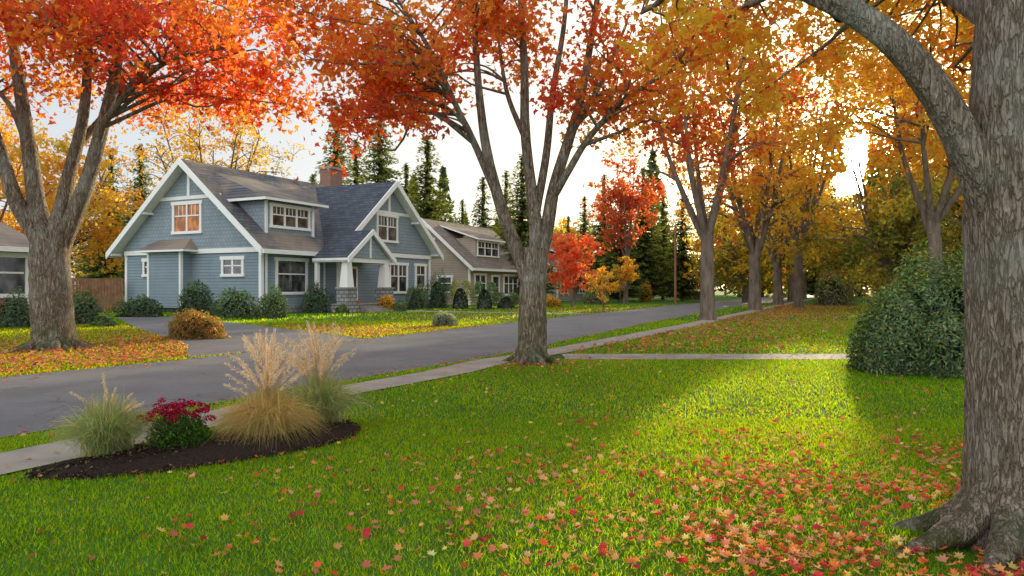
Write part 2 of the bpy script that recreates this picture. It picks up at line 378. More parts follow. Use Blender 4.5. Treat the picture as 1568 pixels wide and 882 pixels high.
hero_tree('maple_tree',(.4,Yc),T,lm,cl,PAL_RED+PAL_ORANGE,.155,140,.15,w=[.14,.16,.12,.05,.09,.08,.12,.09,.08,.04,.03],roots=6)
Yl=19.3
T=L([(-11.97,Yl,-.1),(-11.98,Yl,.3),(-12.0,Yl,1.1),(-12.03,Yl,2.3),(-12.0,Yl,3.1)],(.5,.46))
lm=[L([(-12.1,Yl,2.3),(-12.4,Yl,2.95),(-12.86,Yl-.1,3.83),(-13.3,Yl-.2,5.4),(-13.9,Yl-.3,7.1),(-14.6,Yl,9)],(.27,.07)),
 L([(-12.1,Yl,2.7),(-12.45,Yl+.1,3.7),(-12.62,Yl+.1,4.9),(-12.9,Yl+.1,6.9),(-13.1,Yl,8.6),(-13.2,Yl,10.4)],(.27,.07)),
 L([(-11.95,Yl,2.8),(-11.8,Yl+.1,3.7),(-11.66,Yl+.2,4.7),(-11.3,Yl+.2,6.2),(-11.15,Yl+.2,8.1),(-11,Yl,10)],(.24,.06)),
 L([(-11.9,Yl,2.4),(-11.55,Yl,3.2),(-11.05,Yl-.1,4.3),(-10.64,Yl-.2,5.54),(-10.2,Yl-.3,7.1),(-9.9,Yl-.4,8.6),(-9.4,Yl-.4,10)],(.27,.06)),
 L([(-10.8,Yl-.1,5.1),(-10.3,Yl-.5,5.9),(-9.4,Yl-.9,6.6),(-8.3,Yl-1.2,7.2),(-7.0,Yl-1.4,7.4)],(.1,.03)),
 L([(-11.5,Yl+.2,5.3),(-10.9,Yl+.9,6.6),(-10.3,Yl+1.4,7.8)],(.11,.04)),
 L([(-12.7,Yl+.1,5.4),(-13.6,Yl+.8,6.5),(-14.6,Yl+1.3,7.4)],(.11,.04))]
cl=[]
for i in range(110):
    x=rng.uniform(-18,-6.0);y=Yl+rng.uniform(-3.8,3.5)
    z=6.9+abs(rng.normal())*1.7+.3*rng.random()
    cl.append(((x,y,z),rng.uniform(.7,1.15)))
for p in [(-6.3,Yl-1.4,6.3),(-5.8,Yl-1.5,6.9),(-7.3,Yl-1.2,6.7),(-5.5,Yl-1.2,6.1),(-8.6,Yl-.8,6.6),(-7.0,Yl-1,6.2),(-13.8,Yl-1,6.1),(-12.9,Yl-1,6.3),(-14.5,Yl,5.9)]: cl.append((p,.6))
hero_tree('maple_tree',(-11.97,Yl),T,lm,cl,PAL_RED+PAL_ORANGE,.18,160,.2,w=[.22,.16,.08,.12,.05,.15,.08,.05,.06,.0,.03],br=.06,roots=6)

# near right maple (large trunk)
g=Geo();Yr=4.65
tp=[(3.22,Yr,-.1),(3.22,Yr,.1),(3.2,Yr,.6),(3.19,Yr,1.3),(3.17,Yr,2.0),(3.16,Yr,2.6),(3.18,Yr,3.4),(3.3,Yr,4.6),(3.4,Yr+.3,6.5),(3.5,Yr+.5,8.5)]
tube(g,tp,[.36,.33,.30,.29,.285,.26,.23,.21,.18,.1],80,1,16,.03,.6,.16,5,ph=2.6)
for a,ln in ((3.35,1.0),(3.9,.9),(4.6,.8),(2.7,.8),(5.4,.8),(1.4,.8)):
    p=lambda q,z:(3.22+math.cos(a)*q*ln,Yr+math.sin(a)*q*ln,z)
    tube(g,[p(.18,.42),p(.38,.17),p(.62,.06),p(.95,-.03)],[.13,.11,.075,.03],14,1,7,.07)
big=L([(3.2,Yr,1.55),(3.06,Yr-.02,1.95),(2.86,Yr-.05,2.4),(2.62,Yr-.05,2.84),(2.33,Yr,3.2),(1.93,Yr+.1,3.5),(1.5,Yr+.5,3.85),(.9,Yr+1,4.3)],(.14,.042))
tube(g,big[0],big[1],40,1,12,.05)
oth=[big,L([(2.1,Yr+.05,3.36),(2.2,Yr+.6,3.7),(2.4,Yr+1.6,4.2),(2.6,Yr+3,4.6),(2.7,Yr+4.6,5.0)],(.07,.03)),
 L([(3.2,Yr,2.9),(3.6,Yr+.7,3.6),(4.2,Yr+2,4.3),(5,Yr+4,5)],(.12,.04)),
 L([(3.2,Yr,3.2),(3.2,Yr+1,4.0),(3.5,Yr+2.6,4.8),(4,Yr+5,5.6)],(.12,.04)),
 L([(1.4,Yr+.6,3.9),(1.3,Yr+1.4,4.2),(1.5,Yr+2.8,4.5),(1.6,Yr+4.5,5)],(.06,.02))]
for l in oth[1:]: tube(g,l[0],l[1],12,1,6,.05)
cl=[]
for i in range(80):
    y=rng.uniform(7.2,13)
    x=rng.uniform(.16,.74)*y;z=1.6+y*(rng.uniform(.26,.5))
    cl.append(((x,y,z),rng.uniform(.3,.55)))
foliage(g,oth,cl,PAL_ORANGE+PAL_GOLD,.105,125,T_STAR,0,1,True,.6,.03,[.2,.18,.15,.11,.06,.1,.1,.05,.03,.02],.1)
g.obj('maple_tree',[LEAF,BARKH],loc=(3.22,Yr,0))

# ------------------------------------------------------------------ generic broadleaf trees
def auto_tree(name,x,y,H,fork,R,rt,pal,ncl,nper,size,low,mat=None,nl=6,w=None,tw=True,cr=None):
    g=Geo();lean=rng.normal(size=2)*.15
    tube(g,[(x,y,-.1),(x,y,.3),(x+lean[0]*.5,y+lean[1]*.5,fork*.6),(x+lean[0],y+lean[1],fork)],[rt,rt*.9,rt*.8,rt*.75],12,1,5,.05,.5,.3)
    lims=[];a0=rng.uniform(0,6.28)
    for i in range(nl):
        a=a0+i*6.283/nl+rng.normal()*.25;rr=R*rng.uniform(.35,.7);hh=fork+(H-fork)*rng.uniform(.65,.9)
        p0=np.array([x+lean[0],y+lean[1],fork*rng.uniform(.8,.98)])
        p1=p0+[math.cos(a)*rr*.3,math.sin(a)*rr*.3,(hh-fork)*.25]
        p2=p0+[math.cos(a)*rr*.65,math.sin(a)*rr*.65,(hh-fork)*.6]
        p3=np.array([x+math.cos(a)*rr,y+math.sin(a)*rr,hh])
        l=L([p0,p1,p2,p3],(rt*.5,rt*.1));lims.append(l);tube(g,l[0],l[1],7,1,4,.04)
    cs=[];zc=(low+H)/2;hz=(H-low)/2
    for i in range(ncl):
        d=unit(rng.normal(size=3));q=rng.random()**.45
        cs.append(((x+d[0]*R*q,y+d[1]*R*q,zc+d[2]*hz*q),(cr or R*.2)*rng.uniform(.7,1.3)))
    foliage(g,lims,cs,pal,size,nper,T_DIA if size>.25 else T_STAR,0,1,tw,.75,rt*.2,w)
    return g.obj(name,[mat or LEAF,TWIG],loc=(x,y,0))
auto_tree('maple_tree',9.8,37,15.5,4.4,5.0,.42,PAL_RED+PAL_ORANGE,70,90,.25,6.0,nl=7)
auto_tree('maple_tree',17.4,53,17,4.0,6.0,.5,PAL_GOLD+PAL_ORANGE,80,85,.32,4.3,nl=6)
auto_tree('maple_tree',25.2,70,17,4.0,6.5,.5,PAL_GOLD,60,75,.42,4.0)
auto_tree('maple_tree',32.5,86,17,4.0,6.5,.5,PAL_GOLD,45,70,.5,4.0)
auto_tree('maple_tree',41,104,17,4.0,7,.5,PAL_ORANGE,40,65,.6,3.0)
auto_tree('maple_tree',20.5,35.5,16,5,6.3,.4,PAL_GOLD+PAL_ORANGE,95,125,.26,6.0)
auto_tree('maple_tree',22.5,58,18,5,6,.4,PAL_GOLD,75,90,.36,6)
auto_tree('maple_tree',31.5,63,20,5,6.5,.4,PAL_GOLD+PAL_ORANGE,95,110,.38,6.5)
auto_tree('oak_tree',25.5,50,9.5,3,5.2,.4,PAL_OLIVE+PAL_GOLD[2:],80,130,.34,.6,nl=5)
auto_tree('oak_tree',33,52,14,3,6.5,.5,PAL_OLIVE+PAL_GOLD,85,110,.4,.5,nl=5)
auto_tree('oak_tree',26,82,12,3,7,.5,PAL_OLIVE+PAL_GOLD,60,110,.5,1)
auto_tree('maple_tree',45,70,20,5,9,.5,PAL_GOLD,85,110,.5,5)
auto_tree('oak_tree',42,92,16,4,9,.5,PAL_OLIVE+PAL_GOLD,75,110,.6,1)
auto_tree('cottonwood_tree',-29,72,20.5,5,8,.5,PAL_YEL,95,75,.34,8,nl=9,cr=1.3)
auto_tree('birch_tree',-35,58,14,4,5.5,.35,PAL_YEL,75,120,.35,2.5)
auto_tree('birch_tree',-43,60,17,4,6,.35,PAL_ORANGE+PAL_YEL,80,120,.36,3)
auto_tree('birch_tree',-26.5,60,10,3,4,.3,PAL_GOLD,50,100,.32,2)
auto_tree('japanese_maple_tree',5.1,62,6.3,1.2,2.6,.16,[(.78,.14,.07),(.8,.22,.10),(.8,.29,.11)],45,130,.24,1.2)
auto_tree('young_maple_tree',6.2,50,3.2,.9,1.15,.07,PAL_YEL,24,90,.14,.7)
auto_tree('young_maple_tree',11.5,76,5,1,2,.1,PAL_GOLD,24,90,.25,.8)
auto_tree('red_oak_tree',12.3,80,16.5,5,4.2,.3,[(.6,.13,.05),(.65,.2,.05),(.5,.10,.06)],60,80,.38,6)

# ------------------------------------------------------------------ conifers
def conifer_geo(H,R):
    g=Geo();tube(g,[(0,0,-.1),(0,0,H*.5),(0,0,H)],[.35,.2,.03],8,1,4,.03)
    z=H*.05;P=[];A=[];S=[];Cc=[]
    while z<H*.99:
        t=z/H;Lb=R*(1-t)**.85*(.65+.35*min(1,t*8));nb=int(8+3*(1-t))
        for b in range(nb):
            a=rng.uniform(0,6.283);l=Lb*rng.uniform(.65,1.15)+.25
            if rng.random()<.06: continue
            k=max(2,int(l/.42));zz=z+rng.normal()*.18;sh=rng.uniform(.7,1.25)
            for q in np.linspace(.12,1,k):
                dr=l*q;zp=zz+.12*dr-.16*dr*dr/max(l,.8)
                p=np.array([math.cos(a)*dr,math.sin(a)*dr,zp])
                for s in range(3):
                    side=rng.uniform(-1,1)
                    A.append((math.cos(a+side),math.sin(a+side),-.45+rng.normal()*.2));P.append(p+rng.normal(size=3)*.1)
                    S.append(rng.uniform(.7,1.25)*(1.1-.35*q)*(1-.45*t))
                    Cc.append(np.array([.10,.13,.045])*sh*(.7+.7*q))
        z+=.40*(1-.3*t)
    P=np.array(P);T=np.array([(-.5,0,0),(-.1,-.2,-.07),(.55,0,-.02),(-.1,.2,-.07)])
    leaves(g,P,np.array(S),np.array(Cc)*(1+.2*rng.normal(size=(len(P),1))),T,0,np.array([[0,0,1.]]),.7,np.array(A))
    return g
CON=[(515,160,86,0),(582,148,80,1),(655,208,84,2),(622,250,95,0),(708,305,92,1),(740,272,88,2),(775,262,95,0),(800,235,80,1),(545,215,100,2),
 (895,300,105,0),(925,268,98,2),(985,255,92,1),(1015,285,100,0),(950,300,84,2),(1045,290,90,1),(870,330,110,1),(480,268,100,2),(1250,290,110,0),(1480,225,75,1),(1540,150,70,2),(1400,210,95,0),(215,220,95,1),(170,230,100,2),(690,330,100,0),(600,290,110,1),(840,320,100,2)]
protos=[(conifer_geo(H,R),H) for H,R in ((22,4.6),(22,5.4),(19,4.8))]
meshes=[None]*3
for (px,top,Y,k) in CON:
    Xw=(px-784)/1132*Y;Hh=1.6+(441-top)/1132*Y
    if meshes[k] is None:
        o=protos[k][0].obj('fir_tree',[NEEDLE,TWIG]);meshes[k]=o.data
    else:
        o=bpy.data.objects.new('fir_tree',meshes[k]);scene.collection.objects.link(o)
    s=Hh/protos[k][1];o.location=(Xw,Y,0);o.scale=(s*rng.uniform(.85,1.1),)*2+(s,);o.rotation_euler=(0,0,rng.uniform(0,6.28))
g=Geo()
for i in range(85):
    x=rng.uniform(-150,170);y=rng.uniform(118,175);con=rng.random()<.45
    Hh=rng.uniform(14,24) if con else rng.uniform(9,15)
    if con:
        n=700;t=rng.random(n)**1.2;a=rng.uniform(0,6.28,n);r=4.4*(1-t)**.85*rng.uniform(.4,1.1,n)
        P=np.stack([x+r*np.cos(a),y+r*np.sin(a),1+t*(Hh-1)],1);pl=[(.08,.12,.06),(.10,.145,.07)];mt=1
    else:
        n=800;d=unit(rng.normal(size=(n,3)))*rng.uniform(.6,1.05,(n,1));R=rng.uniform(4,6.5)
        d+=.25*np.sin(d[:,[1,2,0]]*5+i)
        P=np.array([x,y,Hh*.52])+d*np.array([R,R,Hh*.48]);pl=[PAL_GOLD,PAL_OLIVE,PAL_YEL,PAL_OLIVE][rng.integers(0,4)];mt=0
    P=P[suncull(P)];n=len(P)
    leaves(g,P,rng.uniform(.9,1.5,n),palcol(pl,n,.25)*.9,T_DIA,mt)
    tube(g,[(x,y,0),(x,y,Hh*.6)],[.3,.15],5,2,1,0)
g.obj('distant_woodland',[LEAF,NEEDLE,TWIG])

# ------------------------------------------------------------------ shrubs
def shrubgeo(g,x,y,rx,ry,h,pal,n,size,tmpl=T_LONG,lump=.12,box=False,core=(.02,.035,.012)):
    n=int(n)
    d=unit(rng.normal(size=(n,3)));d[:,2]=np.abs(d[:,2])-.12*rng.random(n)
    if box:
        d=np.sign(d)*np.abs(d)**.35;d/=np.maximum(1,np.abs(d).max(1,keepdims=True))
    ph=rng.uniform(0,6,3)
    k=1+lump*(np.sin(d[:,0]*5+ph[0])+np.sin(d[:,1]*6+ph[1])*.8+np.sin(d[:,2]*7+ph[2])*.8+.6*np.sin(d[:,0]*11+ph[1])*np.sin(d[:,2]*12+ph[0]))+rng.normal(size=n)*.05-.25*rng.random(n)**2.5
    P=np.stack([x+d[:,0]*rx*k,y+d[:,1]*ry*k,.02*h+np.maximum(.02,d[:,2]*h*.93*(k if not box else 1))],1)
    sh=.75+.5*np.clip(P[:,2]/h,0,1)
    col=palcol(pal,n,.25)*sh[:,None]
    nr=unit(np.stack([d[:,0]/rx,d[:,1]/ry,d[:,2]/h+.2],1))
    ax=np.stack([d[:,0],d[:,1],d[:,2]-.3],1)+.9*rng.normal(size=(n,3))
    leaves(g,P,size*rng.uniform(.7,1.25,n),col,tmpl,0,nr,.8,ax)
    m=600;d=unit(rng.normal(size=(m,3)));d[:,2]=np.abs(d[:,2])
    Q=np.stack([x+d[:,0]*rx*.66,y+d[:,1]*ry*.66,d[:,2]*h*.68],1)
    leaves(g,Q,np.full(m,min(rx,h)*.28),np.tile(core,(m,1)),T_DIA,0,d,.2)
def shrub(name,x,y,rx,ry,h,pal,n,size,mat=GREEN,tmpl=T_LONG,lump=.12,box=False,core=(.02,.035,.012)):
    g=Geo();shrubgeo(g,x,y,rx,ry,h,pal,n,size,tmpl,lump,box,core);return g.obj(name,[mat],loc=(x,y,0))
g=Geo()
for (x,y,rx,h,n) in ((7.45,14.3,.9,1.66,8500),(8.1,14.6,1.05,2.2,10000),(8.75,14.4,1.0,2.3,8500),(7.2,14.0,.6,1.0,3800),(9.3,14.2,.85,1.8,5500),(8.2,13.7,.8,1.3,6000)):
    shrubgeo(g,x,y,rx,rx*.95,h,PAL_RHODO,n,.1,T_LONG,.08)
g.obj('rhododendron_bush',[GREEN],loc=(8,14.3,0))
g=Geo()
for (x,y,rx,h,n) in ((10.2,14.9,1.1,2.3,4500),(11.2,15.3,1.1,2.0,3000)): shrubgeo(g,x,y,rx,rx,h,PAL_RHODO,n,.135,T_LONG,.08)
g.obj('rhododendron_bush',[GREEN],loc=(10.5,15,0))
shrub('rhododendron_bush',28.6,66,1.8,1.8,3.4,PAL_OLIVE,2500,.25)
for (px,base,top,w,pal,nm) in [(215,486,452,68,PAL_DARK,'laurel_bush'),(300,484,430,60,PAL_DARK,'laurel_bush'),(362,488,442,64,PAL_RHODO,'laurel_bush'),
  (418,488,436,48,PAL_RHODO,'laurel_bush'),(486,479,432,48,PAL_DARK,'laurel_bush'),(638,474,431,34,PAL_RHODO,'laurel_bush'),(670,472,414,38,PAL_DARK,'laurel_bush'),
  (130,497,452,60,PAL_DARK,'laurel_bush'),(25,502,452,60,PAL_DARK,'laurel_bush'),(160,500,482,34,PAL_RHODO,'laurel_bush'),(705,474,428,36,PAL_OLIVE,'clipped_hedge'),(742,474,430,36,PAL_RHODO,'clipped_hedge'),(775,473,448,40,PAL_RHODO,'clipped_hedge'),
  (545,478,458,14,PAL_ORANGE,'barberry_bush'),(592,477,452,26,PAL_YEL,'spirea_bush'),(612,477,460,22,PAL_RHODO,'spirea_bush'),(845,470,452,26,PAL_YEL,'spirea_bush'),
  (988,462,430,24,PAL_YEL,'spirea_bush'),(1060,459,440,40,PAL_OLIVE,'laurel_bush'),(910,466,440,40,PAL_OLIVE,'laurel_bush'),(525,480,466,20,PAL_RHODO,'spirea_bush'),(335,486,462,30,PAL_DARK,'laurel_bush')]:
    Y=1811/(base-441);h=(base-top)/1132*Y;r=w/2/1132*Y
    Y+=r*.7;Xw=(px-784)/1132*Y
    shrub(nm,Xw,Y,r,r*.8,h*1.04,pal,1900,max(.16,r*.17),LEAF if pal in(PAL_YEL,PAL_ORANGE) else GREEN,T_LONG,.1,box=(nm=='clipped_hedge'))
shrub('heather_bush',-10.0,23.4,.9,.75,.95,[(.45,.24,.09),(.38,.28,.10),(.53,.34,.13),(.26,.26,.09)],4500,.11,LEAF,T_LONG,.09,core=(.12,.08,.03))
shrub('lavender_bush',-2.85,31.2,.55,.5,.68,[(.30,.33,.27),(.37,.40,.32),(.22,.27,.18)],1800,.1,LEAF,T_LONG,.05,core=(.07,.08,.05))

# ------------------------------------------------------------------ ornamental grasses
def grassclump(name,x,y,h,spread,n,pal,wd,arch=1.,plumes=0,ph=1.1,pcol=(.62,.47,.36),pl=(.6,.016)):
    g=Geo();k=7
    a=rng.uniform(0,6.283,n);l=h*rng.uniform(.6,1.15,n);out=spread*rng.random(n)**.55*1.1
    b0=np.stack([x+rng.normal(size=n)*spread*.16,y+rng.normal(size=n)*spread*.16,np.full(n,.06)],1)
    t=np.linspace(0,1,k)
    rad=out[:,None]*t**1.35
    o=np.clip(out/spread,0,1)[:,None]
    zz=l[:,None]*(1.25*t-(.25+.75*arch*o)*t**2.4*rng.uniform(.75,1.2,n)[:,None])
    P=np.stack([b0[:,0:1]+np.cos(a)[:,None]*rad,b0[:,1:2]+np.sin(a)[:,None]*rad,b0[:,2:3]+np.maximum(zz,-.02)],-1)
    sd=np.stack([-np.sin(a),np.cos(a),np.zeros(n)],1)+.6*rng.normal(size=(n,3));sd=unit(sd)[:,None,:]
    wv=(wd*(1-t**2*.9))[None,:,None]
    V=np.stack([P-sd*wv/2,P+sd*wv/2],2).reshape(n,-1,3)
    base=(np.arange(n)*2*k)[:,None];i=np.arange(k-1)*2
    F=np.stack([base+i,base+i+1,base+i+3,base+i+2],-1).reshape(-1,4)
    col=palcol(pal,n,.2);g.add(V.reshape(-1,3),F,0,np.repeat(col,2*k,0))
    for p in range(plumes):
        a=rng.uniform(0,6.283);o=spread*rng.uniform(.05,.95);H=ph*rng.uniform(.66,1.08)*(1-.12*o/spread)
        c0=np.array([x,y,.1]);c3=np.array([x+math.cos(a)*o,y+math.sin(a)*o,H])
        pts=np.array([c0,c0+(c3-c0)*[.2,.2,.42],c0+(c3-c0)*[.5,.5,.78],c3])
        C,_=catmull(pts,[1]*4,6);tube(g,C,np.full(len(C),.0022),3,0,1,0)
        g.C[-1][:]=(.55,.44,.24)
        m=130;tt=rng.uniform(pl[0]+.04,1,m);Q=np.stack([np.interp(tt,np.linspace(0,1,len(C)),C[:,j]) for j in range(3)],1)
        wid=pl[1]*np.sin((tt-pl[0])/(1.04-pl[0])*3.14)**.7+.002
        Q+=rng.normal(size=(m,3))*wid[:,None]*.65
        ax=unit(C[-1]-C[-4])[None]+.35*rng.normal(size=(m,3))
        leaves(g,Q,rng.uniform(.025,.05,m),np.tile(pcol,(m,1))*(1+.18*rng.normal(size=(m,1))),T_LONG*np.array([1,.35,1]),0,None,1,ax)
    return g.obj(name,[STRAW],loc=(x,y,0))
PS=[(.60,.46,.20),(.68,.53,.26),(.50,.39,.16),(.40,.36,.12)]
PG=[(.29,.36,.13),(.41,.45,.21),(.21,.30,.09),(.58,.53,.28)]
grassclump('fountain_grass',-2.52,7.62,.62,.54,5000,PS,.006,1.2,60,1.12,(.84,.70,.55),(.6,.015))
grassclump('fountain_grass',-2.2,8.45,.70,.55,3000,PG,.006,1.,56,1.18,(.80,.66,.51),(.58,.015))
grassclump('feather_grass',-3.72,6.8,.62,.44,3800,PG,.0045,.9,14,.78,(.7,.62,.46),(.65,.006))
g=Geo();x,y=-3.2,7.1
for i in range(60):
    a=rng.uniform(0,6.28);o=.27*rng.random()**.6
    tube(g,[(x+math.cos(a)*o*.3,y+math.sin(a)*o*.3,.05),(x+math.cos(a)*o,y+math.sin(a)*o,rng.uniform(.3,.42))],[.005,.003],3,0,1,0);g.C[-1][:]=(.08,.12,.03)
n=2300;d=unit(rng.normal(size=(n,3)));d[:,2]=abs(d[:,2]);q=rng.random((n,1))**.35
P=np.array([x,y,.07])+d*q*np.array([.33,.3,.35])
leaves(g,P,rng.uniform(.035,.065,n),palcol([(.08,.18,.03),(.12,.24,.04),(.06,.13,.03)],n,.2),T_LONG,0)
for i in range(50):
    a=rng.uniform(0,6.28);o=.34*rng.random()**.5;c=np.array([x+math.cos(a)*o,y+math.sin(a)*o*.9,.47-.9*o*o+rng.normal()*.035])
    m=46;d=unit(rng.normal(size=(m,3)));P=c+d*np.array([.042,.042,.025])*rng.uniform(.7,1.15)
    leaves(g,P,rng.uniform(.018,.03,m),palcol([(.38,.015,.07),(.50,.03,.10),(.25,.01,.05)],m,.25),T_DIA,0,d,.5)
g.obj('stonecrop_flower_plant',[LEAF],loc=(x,y,0))
g=Geo();V=[];F=[];c=BEDS.mean(0);nb=len(BEDS)
for k,(f,z) in enumerate([(1,.0),(.93,.05),(.7,.09),(.35,.11)]):
    for p in BEDS: V.append((*(c+(p-c)*f),z+.004+rng.normal()*.008*(k>0)))
for k in range(3):
    for i in range(nb): F.append((k*nb+i,k*nb+(i+1)%nb,(k+1)*nb+(i+1)%nb,(k+1)*nb+i))
g.add(V,F,0,smooth=True);g.add([V[3*nb+i] for i in range(nb)],list(range(nb)),0)
n=22000;xx=rng.uniform(-4.3,-1.6,n);yy=rng.uniform(6,9,n);k=pip(xx,yy,BEDS);xx=xx[k];yy=yy[k];n=len(xx)
bd=np.min(np.hypot(xx[:,None]-BEDS[None,:,0],yy[:,None]-BEDS[None,:,1]),1)
leaves(g,np.stack([xx,yy,.01+.1*np.clip(bd/.45,0,1)+.015*rng.random(n)],1),rng.uniform(.025,.06,n),palcol([(.045,.03,.02),(.11,.07,.045),(.022,.017,.013),(.23,.16,.11)],n,.35),T_LONG,1,np.array([[0,0,1.]]),.8)
g.obj('mulch_bed',[MULCH,LITTER])

# ------------------------------------------------------------------ lawn blades
g=Geo()
def blades(n,y0,y1,h,w,fx=.85):
    y=np.sqrt(rng.uniform(y0**2,y1**2,n));x=rng.uniform(-fx,fx,n)*y
    jit=rng.normal(size=n)*.03
    k=~paved(x+jit,y+jit,.0);x=x[k];y=y[k];n=len(x)
    a=rng.uniform(0,6.283,n);hh=h*rng.uniform(.5,1.35,n);ww=w*rng.uniform(.7,1.3,n)
    tilt=rng.normal(size=(n,2))*.45*hh[:,None]
    s=np.stack([np.cos(a)*ww/2,np.sin(a)*ww/2],1)
    V=np.zeros((n,3,3));V[:,0,0]=x-s[:,0];V[:,0,1]=y-s[:,1];V[:,1,0]=x+s[:,0];V[:,1,1]=y+s[:,1]
    V[:,2,0]=x+tilt[:,0];V[:,2,1]=y+tilt[:,1];V[:,2,2]=hh
    pat=np.clip(.5+.5*np.sin(x*.9+1.3*np.sin(y*.6))*np.sin(y*.8+1.1*np.sin(x*.5)),0,1)[:,None]
    col=np.array([.036,.17,.012])*(1-pat)+np.array([.056,.215,.016])*pat
    dry=(rng.random((n,1))<.05);col=np.where(dry,np.array([.09,.19,.07]),col)
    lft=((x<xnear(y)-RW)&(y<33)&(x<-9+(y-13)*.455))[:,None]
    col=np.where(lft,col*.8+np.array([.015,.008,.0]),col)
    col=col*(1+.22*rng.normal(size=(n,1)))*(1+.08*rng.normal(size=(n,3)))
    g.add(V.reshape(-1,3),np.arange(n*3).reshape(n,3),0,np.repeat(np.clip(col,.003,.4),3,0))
blades(150000,3.6,9,.036,.008)
blades(130000,9,18,.044,.015)
blades(90000,18,36,.06,.036)
blades(35000,36,70,.09,.085)
g.obj('lawn_grass',[GRASS])

# ------------------------------------------------------------------ fallen leaves
g=Geo()
PL=[(.72,.13,.05),(.79,.27,.07),(.79,.39,.12),(.62,.07,.07),(.76,.34,.19),(.75,.46,.18),(.50,.055,.07),(.68,.23,.14)]
PB=[(.54,.20,.085),(.60,.26,.095),(.44,.14,.075),(.62,.34,.14),(.35,.16,.085),(.66,.16,.08),(.58,.27,.18)]
def litter(x,y,size,pal,tmpl=T_MAPLE,z=.03,flat=.55,pv=False):
    if not pv:
        k=~paved(x,y);x=x[k];y=y[k]
    n=len(x);P=np.stack([x,y,z+rng.random(n)*.02],1)
    leaves(g,P,size*rng.uniform(.5,1.25,n),palcol(pal,n,.22),tmpl,0,np.array([[0,0,1.]]),flat)
n=8500;y=4.0+np.abs(rng.normal(size=n))*2.1;x=rng.uniform(-1.6,4.8,n)
dens=np.clip((x+.9)/2.9,0.03,1)**1.3*np.clip(1.4-.14*(y-4),.08,1)*(.6+.5*np.sin(x*2.3+y)*np.sin(y*2.1-x));k=rng.random(n)<dens;litter(x[k],y[k],.062,PL)
n=800;litter(rng.uniform(-6,9,n),4+11*rng.random(n)**1.2,.06,PL)
n=330;y=rng.uniform(4,7,n);litter(rng.uniform(-.6,.2,n)*y+.5,y,.06,PL)
n=13500;y=rng.uniform(12.5,33,n);x=xnear(y)-RW-.1-np.abs(rng.normal(size=n))*5.5;k=rng.random(n)<np.clip(1.3-np.hypot(x+12,y-19)/12,.15,1)*.9;litter(x[k],y[k],.115,PB,T_STAR,.05,.6)
n=6500;y=rng.uniform(18,66,n);x=xwalk(y)+np.abs(rng.normal(size=n))*4.5;litter(x,y,.13,PB,T_STAR,.06,.6)
n=500;a=rng.uniform(0,6.28,n);r=np.abs(rng.normal(size=n))*1.3;litter(.4+r*np.cos(a),Yc+r*np.sin(a),.09,PL+PB,T_STAR,.04)
n=900;y=rng.uniform(9,60,n);x=xnear(y)-RW+np.abs(rng.normal(size=n))*.45;litter(x,y,.09,PB,T_STAR,.012,.15,True)
n=700;y=rng.uniform(6,50,n);x=xnear(y)-np.abs(rng.normal(size=n))*.3;litter(x,y,.08,PB,T_STAR,.012,.15,True)
n=260;y=rng.uniform(6,40,n);litter(xwalk(y)+rng.uniform(-.5,.5,n),y,.07,PB,T_STAR,.022,.15,True)
n=400;litter(rng.uniform(1,14,n),rng.uniform(16.4,17.9,n),.08,PB,T_STAR,.02,.15,True)
n=1500;y=rng.uniform(34,60,n);x=xnear(y)-RW-rng.uniform(0,9,n);litter(x,y,.13,PB,T_STAR,.06,.4)
g.obj('fallen_leaves',[LITTER])

# ------------------------------------------------------------------ houses
def box(g,x0,x1,y0,y1,z0,z1,m):
    V=[(x0,y0,z0),(x1,y0,z0),(x1,y1,z0),(x0,y1,z0),(x0,y0,z1),(x1,y0,z1),(x1,y1,z1),(x0,y1,z1)]
    g.add(V,[(0,3,2,1),(4,5,6,7),(0,1,5,4),(1,2,6,5),(2,3,7,6),(3,0,4,7)],m)
def slab(g,P,th,m,ms=None,vec=None):
    P=np.array(P,float);v=np.array([0,0,-th]) if vec is None else np.array(vec,float);n=len(P)
    g.add(P,list(range(n)),m);g.add(P+v,list(range(n))[::-1],ms if ms is not None else m)
    for i in range(n):
        j=(i+1)%n;g.add([P[i],P[j],P[j]+v,P[i]+v],[0,3,2,1],ms if ms is not None else m)
def beam(g,a,b,w,h,m):
    a=np.array(a,float);b=np.array(b,float);d=b-a;s=np.cross(d,[0,0,1.]);s=s/np.linalg.norm(s)*w/2;u=np.array([0,0,-h])
    V=[a-s,a+s,a+s+u,a-s+u,b-s,b+s,b+s+u,b-s+u]
    g.add(V,[(0,1,2,3),(7,6,5,4),(0,4,5,1),(1,5,6,2),(2,6,7,3),(3,7,4,0)],m)
def ubox(g,ax,c,u0,u1,z0,z1,d0,d1,m):
    if ax=='x': box(g,c-d1,c-d0,u0,u1,z0,z1,m)
    else: box(g,u0,u1,c-d1,c-d0,z0,z1,m)
